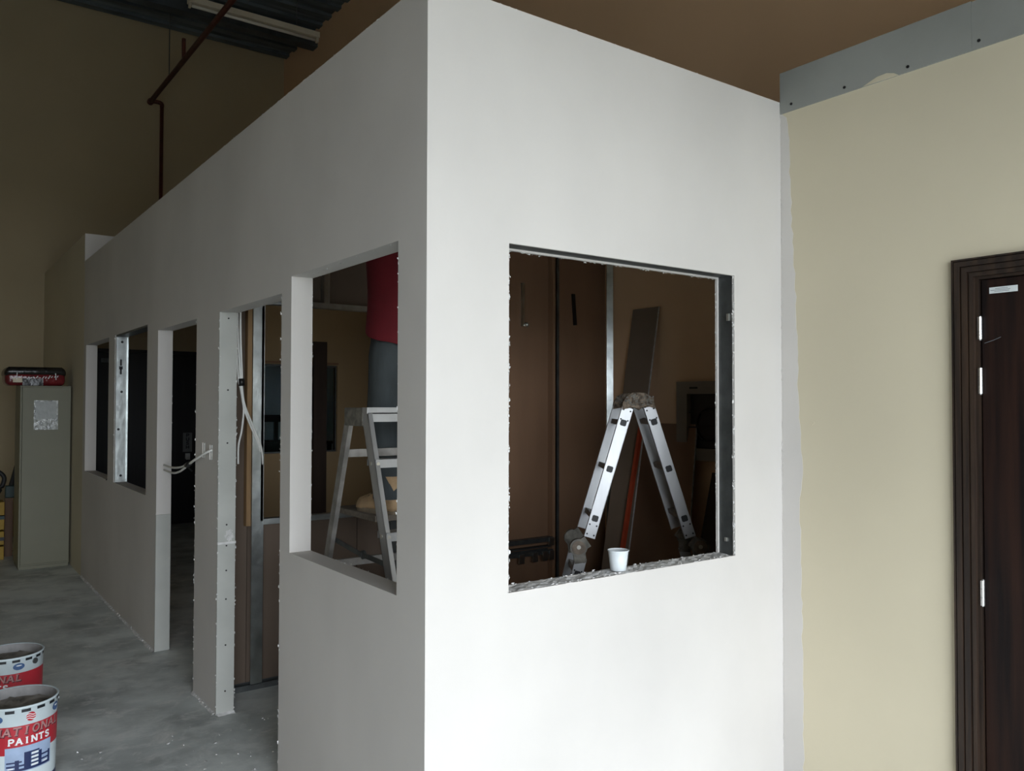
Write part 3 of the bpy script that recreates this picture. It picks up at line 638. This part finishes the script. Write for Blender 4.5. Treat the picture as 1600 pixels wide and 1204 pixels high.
for key, (p, q) in legs.items():
    p = Vector(p); q = Vector(q); d = (q-p).normalized(); n = Vector((-d.y, d.x))
    up = key[1] == 't'
    for side, (v0, v1) in enumerate(((0, RT), (VW-RT, VW))):
        bm = bmesh.new()
        # C rail: web outside, lips inside
        outv, inv = ((v0, v0+.003) if side == 0 else (v1-.003, v1)), (v0, v1)
        seg_bm(bm, p, q, *outv, RW); o2 = n*(RW/2-.0015)
        seg_bm(bm, p+o2, q+o2, *inv, .003); seg_bm(bm, p-o2, q-o2, *inv, .003)
        link('rail', bm, 'alu', fl)
        ov = -.0012 if side == 0 else VW+.0012
        for (a, b) in ((p, p+d*.085), (q-d*.085, q)):
            bm = bmesh.new(); seg_bm(bm, a, b, min(ov, outv[0] if side == 0 else v1), max(ov, outv[0] if side == 0 else v1), RW-.002); ep = link('end_plate', bm, 'alu', fl)
            bm = bmesh.new(); c = (a+b)/2
            for i in (-1, 1):
                for j in (-1, 0, 1) if False else (-1, 1):
                    e = c+d*(.026*j)+n*(.019*i); disc(bm, (e.x, ov, e.y), (0,1,0), .0048, .002, 8)
            link('rivet', bm, 'black', ep)['kind'] = 'stuff'
        if not up:
            bm = bmesh.new(); seg_bm(bm, q+d*.008, q-d*.05, v0-.004, v1+.004, RW+.010); link('rubber_foot', bm, 'rubber', fl)
    Lk = (q-p).length
    for s in ((.085+.0, Lk*.475+.0, Lk-.105) if up else (.085, Lk*.44, Lk*.78)):
        c = p+d*s
        bm = bmesh.new(); seg_bm(bm, c-d*.013, c+d*.013, .001, VW-.001, .028); link('rung', bm, 'alu_dusty', fl)
        for a0, a1 in ((-.003, 0), (VW, VW+.003)):
            bm = bmesh.new(); seg_bm(bm, c-d*.0165, c+d*.0165, a0, a1, .033); bmesh.ops.bevel(bm, geom=[e for e in bm.edges if abs(e.verts[0].co.y-e.verts[1].co.y) > .002], offset=.0035, segments=2, affect='EDGES'); link('rung_plug', bm, 'black', fl)
def dome(bm, v0, v1):
    pts = [(-.086,1.600),(-.080,1.640),(-.060,1.672),(-.030,1.690),(.004,1.692),(.036,1.690),(.064,1.674),(.086,1.644),(.093,1.606),(.032,1.625),(.006,1.598),(-.024,1.620)]
    a = [bm.verts.new((u, v0, z)) for u, z in pts]; b = [bm.verts.new((u, v1, z)) for u, z in pts]
    bm.faces.new(a); bm.faces.new(b[::-1])
    for i in range(len(pts)): bm.faces.new((a[i], b[i], b[(i+1) % len(pts)], a[(i+1) % len(pts)]))
for v0, v1 in ((-.008, .028), (VW-.028, VW+.008)):
    bm = bmesh.new(); dome(bm, v0, v1); bmesh.ops.bevel(bm, geom=[e for e in bm.edges if abs(e.verts[0].co.y-e.verts[1].co.y) < 1e-6], offset=.006, segments=2, affect='EDGES')
    hg = link('top_hinge', bm, 'hinge', fl)
    bm = bmesh.new()
    for k in range(90):
        u = random.uniform(-.07,.08); z = random.uniform(1.625, 1.68); v = v0-.0005
        disc(bm, (u, v, z), (0,1,0), random.uniform(.002,.006), .003, 6)
    o = link('cement_splash', bm, 'hinge_grey', hg); o['kind'] = 'stuff'
for s, u, z in ((-1, -.317, .872), (1, .330, .872)):
    for v0, v1 in ((-.008, .028), (VW-.028, VW+.008)):
        bm = bmesh.new(); m = Matrix.Translation((u, (v0+v1)/2, z)); lathe(bm, [(.046, -(v1-v0)/2), (.046, (v1-v0)/2)], 24, True, True, m @ Matrix.Rotation(R(90), 4, 'X'))
        c = Vector((u, z))
        seg_bm(bm, c, Vector((-.268 if s < 0 else .288, .905)), v0+.004, v1-.004, .062); seg_bm(bm, c, Vector((-.306 if s < 0 else .325, .79)), v0+.004, v1-.004, .064)
        hg = link('side_hinge', bm, 'hinge_grey', fl)
        vo = v0-.002 if v0 < .1 else v1+.002
        bm = bmesh.new(); disc(bm, (u, vo, z), (0,1,0), .036, .004, 24); link('hinge_label', bm, 'tag', hg)
        bm = bmesh.new(); disc(bm, (u, vo-.003 if v0 < .1 else vo+.003, z+.003), (0,1,0), .011, .008, 12); link('hinge_bolt', bm, 'bolt', hg)

# ------------------------------------------------------------------ step ladder behind the left window
sl = thing('step_ladder', 'aluminium step ladder seen through the left window, below the worker', 'ladder', (.30, 1.12, 0))
lean = .344; LW = .46
def fy(z): return 1.055-lean*(1.60-z)-1.12
def ry(z): return 1.215+lean*(1.60-z)-1.12
for x in (0, LW):
    s = 1 if x == 0 else -1
    bm = bmesh.new(); zt = 1.60
    for (a, b, c, d_) in ((0, .003, -.032, .032), (0, .022, -.032, -.029), (0, .022, .029, .032)):
        xs = sorted((x+s*a, x+s*b)); lo = [bm.verts.new((xx, fy(0)+yy, 0)) for xx in xs for yy in (c, d_)]; hi = [bm.verts.new((xx, fy(zt)+yy, zt)) for xx in xs for yy in (c, d_)]
        vs = lo+hi
        for f in ((0,1,3,2),(4,6,7,5),(0,4,5,1),(2,3,7,6),(0,2,6,4),(1,5,7,3)): bm.faces.new([vs[i] for i in f])
    link('front_rail', bm, 'alu', sl)
    bm = bmesh.new(); bar(bm, (x+s*.012, ry(.0), 0), (x+s*.012, ry(1.58), 1.58), .022, .048, (0,1,0)); link('rear_rail', bm, 'alu_dusty', sl)
    bx('rubber_foot', 'rubber', x-.015+s*.01, x+.015+s*.01, fy(0)-.035, fy(0)+.035, 0, .03, sl); bx('rubber_foot', 'rubber', x-.015+s*.01, x+.015+s*.01, ry(0)-.03, ry(0)+.03, 0, .03, sl)
    bm = bmesh.new(); bar(bm, (x+s*.028, ry(.985)-.01, .985), (x+s*.028, (ry(.985)+fy(.945))/2, .955), .004, .022); bar(bm, (x+s*.033, (ry(.985)+fy(.945))/2, .955), (x+s*.033, fy(.945), .945), .004, .022); link('spreader', bm, 'darksteel', sl)
    bm = bmesh.new(); disc(bm, (x+s*.036, (ry(.985)+fy(.945))/2, .955), (1,0,0), .02, .012, 12); link('spreader_joint', bm, 'darksteel', sl)
for z in (.19, .49, .79, 1.09, 1.39):
    bm = bmesh.new(); box(bm, .003, LW-.003, fy(z)-.036, fy(z)+.045, z-.004, z); box(bm, .003, LW-.003, fy(z)-.038, fy(z)-.034, z-.036, z); box(bm, .003, LW-.003, fy(z)+.042, fy(z)+.046, z-.03, z); link('step', bm, 'alu', sl)
    bm = bmesh.new()
    for x in (.0, LW): disc(bm, (x-(.002 if x == 0 else -.002), fy(z), z-.018), (1,0,0), .009, .005, 10); disc(bm, (x+(.014 if x == 0 else -.014), fy(z-.015)-.033, z-.018), (0,1,0), .008, .004, 10)
    link('step_rivet', bm, 'bolt', sl)
for z in (.30, .86, 1.40): bx('rear_bar', 'alu_dusty', .0, LW, ry(z)-.008, ry(z)+.012, z-.018, z+.018, sl)
bm = bmesh.new(); box(bm, -.004, LW+.004, fy(1.60)-.036, fy(1.60)+.01, 1.585, 1.613); box(bm, .0, LW, fy(1.6)-.036, fy(1.6)-.032, 1.55, 1.59); link('top_cap', bm, 'alu', sl)
for x in (-.004, LW-.03): bx('cap_bracket', 'hinge_grey', x, x+.034, fy(1.6)+.01, ry(1.58)+.03, 1.53, 1.612, sl, .004)

# ------------------------------------------------------------------ work platform and the worker
wp = thing('work_platform', 'low work platform with dark legs under the worker in red', 'platform', (1.0, 1.66, 0))
bx('deck', 'plank', -.45, .16, -.22, .26, 1.045, 1.075, wp, .003)
for x in (-.13, .12):
    for y in (-.17, .21):
        bm = bmesh.new(); bar(bm, (x, y, 0), (x, y, 1.045), .035, .035, (0,1,0)); link('leg', bm, 'darksteel', wp)
for y in (-.17, .21): bx('cross_rail', 'alu_dusty', -.13, .12, y-.012, y+.012, .72, .75, wp)

def skin_mesh(name, verts, edges, radii, root=0, sub=2):
    me = bpy.data.meshes.new(name); me.from_pydata(verts, edges, []); o = bpy.data.objects.new(name, me); COL.objects.link(o)
    md = o.modifiers.new('skin', 'SKIN'); md.branch_smoothing = .6; md.use_smooth_shade = True
    sk = me.skin_vertices[0].data
    for i, r in enumerate(radii): sk[i].radius = (r, r) if not isinstance(r, tuple) else r; sk[i].use_root = (i == root)
    sd = o.modifiers.new('sub', 'SUBSURF'); sd.levels = sub; sd.render_levels = sub
    dg = bpy.context.evaluated_depsgraph_get(); out = bpy.data.meshes.new_from_object(o.evaluated_get(dg)); bpy.data.objects.remove(o)
    for p in out.polygons: p.use_smooth = True
    return out
# local frame: origin between the feet on the deck, +Y = the way he faces
V = []; E = []; RD = []
def nv(p, r, prev=None):
    V.append(p); RD.append(r)
    if prev is not None: E.append((prev, len(V)-1))
    return len(V)-1
pel = nv((0,-.02,.92), .125); sp = nv((0,-.015,1.10), .115, pel); ch = nv((0,0,1.30), .135, sp); nk = nv((0,.0,1.46), .06, ch); nk2 = nv((0,.02,1.53), .055, nk)
hd = nv((0,.045,1.60), .085, nk2); hd2 = nv((0,.04,1.68), .09, hd)
for s in (-1, 1):
    hip = nv((s*.09,-.02,.84), .088, pel); kn = nv((s*.10,.03,.48), .058, hip); cf = nv((s*.10,.0,.32), .055, kn); an = nv((s*.10,-.03,.09), .036, cf); ft = nv((s*.105,.10,.035), .032, an)
    sh = nv((s*.17,.0,1.39), .062, ch); el = nv((s*.24,.16,1.50), .043, sh); wr = nv((s*.17,.34,1.68), .028, el); hn = nv((s*.16,.385,1.74), .030, wr)
    for k in range(4):
        f1 = nv((s*.16+(k-1.5)*.019, .405, 1.79+(.004, .010, .008, -.002)[k]), .0095, hn); f2 = nv((s*.16+(k-1.5)*.020, .43, 1.815+(.002,.012,.008,-.004)[k]), .0085, f1); nv((s*.16+(k-1.5)*.020, .452, 1.815+(.002,.010,.006,-.004)[k]), .0075, f2)
    t1 = nv((s*.16-s*.042, .40, 1.745), .0105, hn); nv((s*.16-s*.055, .43, 1.765), .009, t1)
pme = skin_mesh('person', V, E, RD)
# face: nose and ears grown into the body mesh
bm = bmesh.new(); bm.from_mesh(pme)
bmesh.ops.create_uvsphere(bm, u_segments=10, v_segments=8, radius=.5, matrix=Matrix.Translation((0,.137,1.632)) @ Matrix.Diagonal((.034,.044,.05,1)))
for s in (-1, 1): bmesh.ops.create_uvsphere(bm, u_segments=10, v_segments=8, radius=.5, matrix=Matrix.Translation((s*.088,.035,1.64)) @ Matrix.Diagonal((.02,.04,.062,1)))
bm.to_mesh(pme); bm.free()
for p in pme.polygons: p.use_smooth = True
per = link('person', pme, 'skin'); tag(per, 'person in a red shirt, jeans and tan boots standing on the platform', 'person')
per.location = (.745, 1.56, 1.075); per.rotation_euler = (0,0,R(14))
for s in (-1, 1):
    bm = bmesh.new(); bmesh.ops.create_uvsphere(bm, u_segments=8, v_segments=6, radius=.012, matrix=Matrix.Translation((s*.034,.122,1.655))); link('eye', bm, 'whiteprint', per, True)
bm = bmesh.new(); tube(bm, [(-.025,.122,1.588),(0,.130,1.586),(.025,.122,1.588)], .005, 6); link('mouth', bm, 'tag', per, True)
bm = bmesh.new(); bmesh.ops.create_uvsphere(bm, u_segments=18, v_segments=12, radius=1, matrix=Matrix.Translation((0,.02,1.70)) @ Matrix.Diagonal((.105,.115,.095,1))); 
bmesh.ops.delete(bm, geom=[v for v in bm.verts if v.co.z < 1.66 and v.co.y > .04], context='VERTS'); link('hair', bm, 'hair', per, True)
def loft(bm, rings, n=24, caps=(False, False), wob=0.):
    out = []
    for i, (x, y, z, rx, ry_) in enumerate(rings):
        out.append([bm.verts.new((x+rx*math.cos(2*math.pi*k/n)*(1+wob*math.sin(3*k+i*1.7)), y+ry_*math.sin(2*math.pi*k/n)*(1+wob*math.sin(2*k+i*2.3)), z + (0 if 0 < i < len(rings)-1 else 0))) for k in range(n)])
    for a, b in zip(out, out[1:]):
        for k in range(n): bm.faces.new((a[k], a[(k+1) % n], b[(k+1) % n], b[k]))
    if caps[0]: bm.faces.new(out[0][::-1])
    if caps[1]: bm.faces.new(out[-1])
    return out
bm = bmesh.new()
r = loft(bm, [(0,-.02,.885,.205,.165),(0,-.02,.92,.205,.168),(0,-.02,.96,.20,.165),(0,-.015,1.08,.188,.155),(0,-.01,1.20,.19,.155),(0,0,1.32,.20,.15),(0,0,1.40,.19,.12),(0,0,1.45,.12,.085),(0,.01,1.49,.072,.07)], 28, wob=.018)
for v in r[0]+r[1]: v.co.z += (.05 if v in r[0] else .025)*(v.co.y/.16) + .012*math.sin(v.co.x*30)
for s in (-1, 1):
    tube(bm, [(s*.14,.0,1.385),(s*.19,.05,1.42),(s*.235,.14,1.485),(s*.225,.20,1.54)], [.075,.078,.066,.064], 14, False)
shirt = link('shirt', bm, 'shirt', per, True)
md = shirt.modifiers.new('sub', 'SUBSURF'); md.levels = 1; md.render_levels = 1
bm = bmesh.new()
loft(bm, [(0,-.02,.78,.155,.12),(0,-.02,.86,.168,.135),(0,-.02,.95,.165,.135),(0,-.02,1.0,.155,.125)], 24, (True, True), .01)
for s in (-1, 1): loft(bm, [(s*.105,-.035,.075,.072,.078),(s*.105,-.03,.12,.070,.075),(s*.103,-.01,.30,.072,.076),(s*.101,.02,.48,.076,.080),(s*.096,.0,.64,.086,.092),(s*.088,-.02,.80,.096,.112),(s*.08,-.02,.90,.09,.11)], 20, (False, True), .03)
link('jeans', bm, 'denim', per, True)
for s in (-1, 1):
    bm = bmesh.new()
    prof = [(-.105,.028,.060),(-.09,.036,.085),(-.04,.040,.105),(.0,.040,.112),(.045,.041,.098),(.09,.045,.078),(.13,.047,.066),(.165,.042,.054),(.182,.026,.038)]
    prev = None
    for y, w, h in prof:
        ring = [bm.verts.new((s*.105+w*math.cos(a), y, .018+max(0, h*math.sin(a)*(1 if math.sin(a) > 0 else 0)))) for a in [math.pi*k/12 for k in range(13)]]
        if prev:
            for k in range(12): bm.faces.new((prev[k], prev[k+1], ring[k+1], ring[k]))
            bm.faces.new((prev[12], prev[0], ring[0], ring[12]))
        else: bm.faces.new(ring)
        prev = ring
    bm.faces.new(prev[::-1])
    loft(bm, [(s*.105,-.045,.07,.050,.058),(s*.105,-.045,.13,.054,.060),(s*.105,-.043,.19,.058,.064)], 16)
    bt = link('boot', bm, 'tan', per, True)
    bm = bmesh.new(); n = 28; outl = []
    for k in range(n):
        a = 2*math.pi*k/n; y = .04+.152*math.sin(a); w = .050 if y > 0 else .042; outl.append((s*.105+w*math.copysign(abs(math.cos(a))**.75, math.cos(a)), y))
    lo = [bm.verts.new((x, y, 0)) for x, y in outl]; hi = [bm.verts.new((x, y, .022)) for x, y in outl]
    bm.faces.new(lo[::-1]); bm.faces.new(hi)
    for k in range(n): bm.faces.new((lo[k], lo[(k+1) % n], hi[(k+1) % n], hi[k]))
    link('sole', bm, 'sole', bt)
    bm = bmesh.new()
    for k in range(4): tube(bm, [(s*.105-.03, .02+.02*k, .118-.012*k), (s*.105, .025+.02*k, .131-.013*k), (s*.105+.03, .02+.02*k, .118-.012*k)], .004, 6)
    link('laces', bm, 'sole', bt)

# ------------------------------------------------------------------ things leaning inside the room
def leaning(name, m, ytop, ybot, ztop, xtop, xbot, t, label, cat, edge_m=None):
    "sheet leaning on the X = 3.05 wall; ytop/ybot = (y0, y1)"
    bm = bmesh.new(); d = Vector((xbot-xtop, 0, -ztop)).normalized(); n = Vector((d.z, 0, -d.x)); n = n if n.x > 0 else -n
    c = [Vector((xtop, ytop[0], ztop)), Vector((xtop, ytop[1], ztop)), Vector((xbot, ybot[1], 0)), Vector((xbot, ybot[0], 0))]
    lift = Vector((0,0,max(0, -(n*t).z)))
    a = [bm.verts.new(v+lift) for v in c]; b = [bm.verts.new(v+n*t+lift) for v in c]
    bm.faces.new(a); bm.faces.new(b[::-1])
    for i in range(4): bm.faces.new((a[i], b[i], b[(i+1) % 4], a[(i+1) % 4]))
    o = link(name, bm, m)
    if edge_m:
        bm = bmesh.new(); e = .002
        vs = [c[0]+lift, c[3]+lift, c[3]+lift+n*t, c[0]+lift+n*t]; f = [bm.verts.new(v+Vector((0,-e,0))) for v in vs]; g2 = [bm.verts.new(v) for v in vs]
        bm.faces.new(f); 
        for i in range(4): bm.faces.new((f[i], g2[i], g2[(i+1) % 4], f[(i+1) % 4]))
        link('cut_edge', bm, edge_m, o)
    return tag(o, label, cat)
leaning('board_strip', 'brown_strip', (1.90, 2.16), (1.74, 1.97), 2.33, 3.025, 2.45, .012, 'tall narrow grey-brown board leaning on the wall, behind the folding ladder', 'board', 'board_edge')
leaning('gypsum_sheet', 'kraft', (1.545, 2.15), (1.37, 2.0), 1.49, 3.02, 2.66, .0125, 'wide brown gypsum sheet leaning below the grey box', 'board', 'board_edge')
leaning('dark_sheet', 'darkleaf', (1.05, 1.42), (1.05, 1.45), 1.17, 3.03, 2.75, .012, 'low dark brown board leaning at the right of the front window', 'board')
bm = bmesh.new(); SB0 = Vector((2.381, 1.751, .0)); SB1 = Vector((2.77, 1.815, 1.52)); bar(bm, SB0, SB1, .022, .028, (0,1,0)); sb = link('straightedge_bar', bm, 'orange'); tag(sb, 'thin red-orange metal bar leaning on the brown sheet', 'bar')
bm = bmesh.new(); bar(bm, SB0.lerp(SB1,.05)+Vector((-.012,-.008,.006)), SB0.lerp(SB1,.97)+Vector((-.012,-.008,.006)), .004, .010, (0,1,0)); link('highlight_rib', bm, 'orange', sb)
leaf2 = bx('door_leaf_leaning', 'darkleaf', 2.09, 2.235, 5.93, 5.97, 0, 2.28, None); leaf2.name = 'narrow_door_leaf'; tag(leaf2, 'dark brown narrow door leaf propped on the inner wall beside the window', 'door leaf')

ac = thing('wall_unit', 'grey framed wall unit with a dark recessed front, behind the folding ladder', 'appliance', (3.05, 1.40, 1.25))
bm = bmesh.new(); plate(bm, 'X', -.06, -.012, (-.29, .30), (.0, .535), [(-.22, .205, .08, .45)]); link('casing', bm, 'grey_ac', ac)
bx('recess_back', 'dark_ac', -.02, 0, -.29, .30, .0, .535, ac)
for k in range(3): bx('louvre', 'dark_ac', -.04, -.02, -.22, .205, .12+.10*k, .128+.10*k, ac)
bm = bmesh.new(); n = 20; ring = [(.095*math.cos(2*math.pi*k/n), .11*math.sin(2*math.pi*k/n)) for k in range(n+1)]; tube(bm, [(-.03, .05+a, .24+b) for a, b in ring], .006, 6, False); link('fan_ring', bm, 'dark_ac', ac)
bx('badge', 'dark_ac', -.062, -.06, .11, .18, .485, .498, ac)

# office behind the glass
dk = thing('office_desk', 'black desk behind the office window', 'desk', (1.85, 6.9, 0))
bx('desk_top', 'black', -.35, .75, -.3, .3, 1.17, 1.20, dk)
for x in (-.32, .72):
    for y in (-.27, .27): bx('leg', 'black', x-.02, x+.02, y-.02, y+.02, 0, 1.17, dk)
bx('modesty_panel', 'black', -.33, .73, .25, .27, .5, 1.17, dk)
mo = thing('monitor', 'small black monitor on the black desk behind glass', 'monitor', (1.92, 6.9, 1.20)); bx('screen', 'black', -.02, .28, -.02, .02, .22, .30, mo); bx('stand', 'black', .10, .14, -.02, .02, 0, .22, mo); bx('foot', 'black', .02, .22, -.08, .08, 0, .012, mo)
kt = thing('chrome_kettle', 'small chrome vessel with black body on the desk behind glass', 'kettle', (1.80, 6.75, 1.20)); bm = bmesh.new(); lathe(bm, [(.05,0),(.055,.04),(.04,.10),(.02,.12)], 16, True, True); link('body', bm, 'darksteel', kt, True); bm = bmesh.new(); lathe(bm, [(.012,.12),(.015,.135)], 10, True, True); link('lid_knob', bm, 'chrome', kt)
ck = thing('wall_clock', 'round pale wall clock with a blue centre, in the dark top of the office window', 'clock', (2.66, 7.6, 2.10))
bx('back_board', 'black', -.2, .2, -.012, .0, -.13, .14, ck); bm = bmesh.new(); disc(bm, (0,-.022,.03), (0,1,0), .085, .02, 24); link('dial', bm, 'greypaint', ck); bm = bmesh.new(); disc(bm, (.02,-.036,.05), (0,1,0), .03, .008, 16); link('centre', bm, 'blue', ck)

# ------------------------------------------------------------------ up under the roof
lt = thing('batten_light', 'unlit fluorescent batten light hanging under the dark roof', 'light', (1.945, 7.41, 6.17))
bx('housing', 'lampbody', -.785, .785, -.05, .05, .02, .09, lt, .006)
bm = bmesh.new(); lathe(bm, [(.017,-.74),(.017,.74)], 12, True, True, Matrix.Translation((0,0,-.005)) @ Matrix.Rotation(R(90),4,'Y')); link('lamp_tube', bm, 'tube', lt, True)
for x in (-.765, .765): bx('lamp_holder', 'lampbody', x-.012, x+.012, -.025, .025, -.03, .03, lt)
for x in (-.5, .5):
    bm = bmesh.new(); tube(bm, [(x,0,.09),(x,0,.47)], .005, 6); link('hanger_rod', bm, 'darksteel', lt)
pp = thing('sprinkler_pipe', 'dark red sprinkler pipe dropping down the back wall', 'pipe', (1.335, 9.36, 0))
bm = bmesh.new(); tube(bm, [(0,0,.15),(0,0,5.63)], .024, 12); link('riser', bm, 'redpipe', pp, True)
bm = bmesh.new(); tube(bm, smooth_path([(0,0,5.60),(0,0,5.635),(-.03,0,5.655),(-.135,0,5.655)]), .026, 12); link('elbow', bm, 'redpipe', pp, True)
bm = bmesh.new(); tube(bm, [(-.135,.03,5.655),(-.135,-6.0,5.61)], .030, 12); link('main_run', bm, 'redpipe', pp, True)
bm = bmesh.new(); disc(bm, (-.135,.03,5.655), (0,1,0), .042, .05, 14); link('coupling', bm, 'redpipe', pp)
bm = bmesh.new(); tube(bm, [(-.135,-1.63,5.66),(-.135,-1.63,5.90)], .022, 10); link('branch_stub', bm, 'redpipe', pp)
bm = bmesh.new(); tube(bm, [(-.135,-.95,5.66),(-.135,-.95,6.70)], .006, 6); link('hanger_rod', bm, 'darksteel', pp)
bm = bmesh.new(); tube(bm, [(-.135,-3.4,5.66),(-.135,-3.4,6.70)], .006, 6); link('hanger_rod', bm, 'darksteel', pp)

# plaster chips scattered on the floor by the doorway
bm = bmesh.new()
for k in range(55):
    if k < 35: c = Vector((random.uniform(-.3,.22), random.uniform(1.30,2.10), .003))
    else: c = Vector((random.uniform(-.75,.05), random.uniform(1.30,2.10), .003))
    s = random.uniform(.002, .007)
    vs = [bm.verts.new(c+Vector((random.gauss(0,s), random.gauss(0,s), abs(random.gauss(0,.003))))) for _ in range(6)]
    for v in vs: v.co.z = max(v.co.z, .0005)
    bmesh.ops.convex_hull(bm, input=vs)
dbr = link('plaster_chips', bm, 'plaster'); tag(dbr, 'small white plaster chips scattered over the concrete floor', 'debris', kind='stuff')
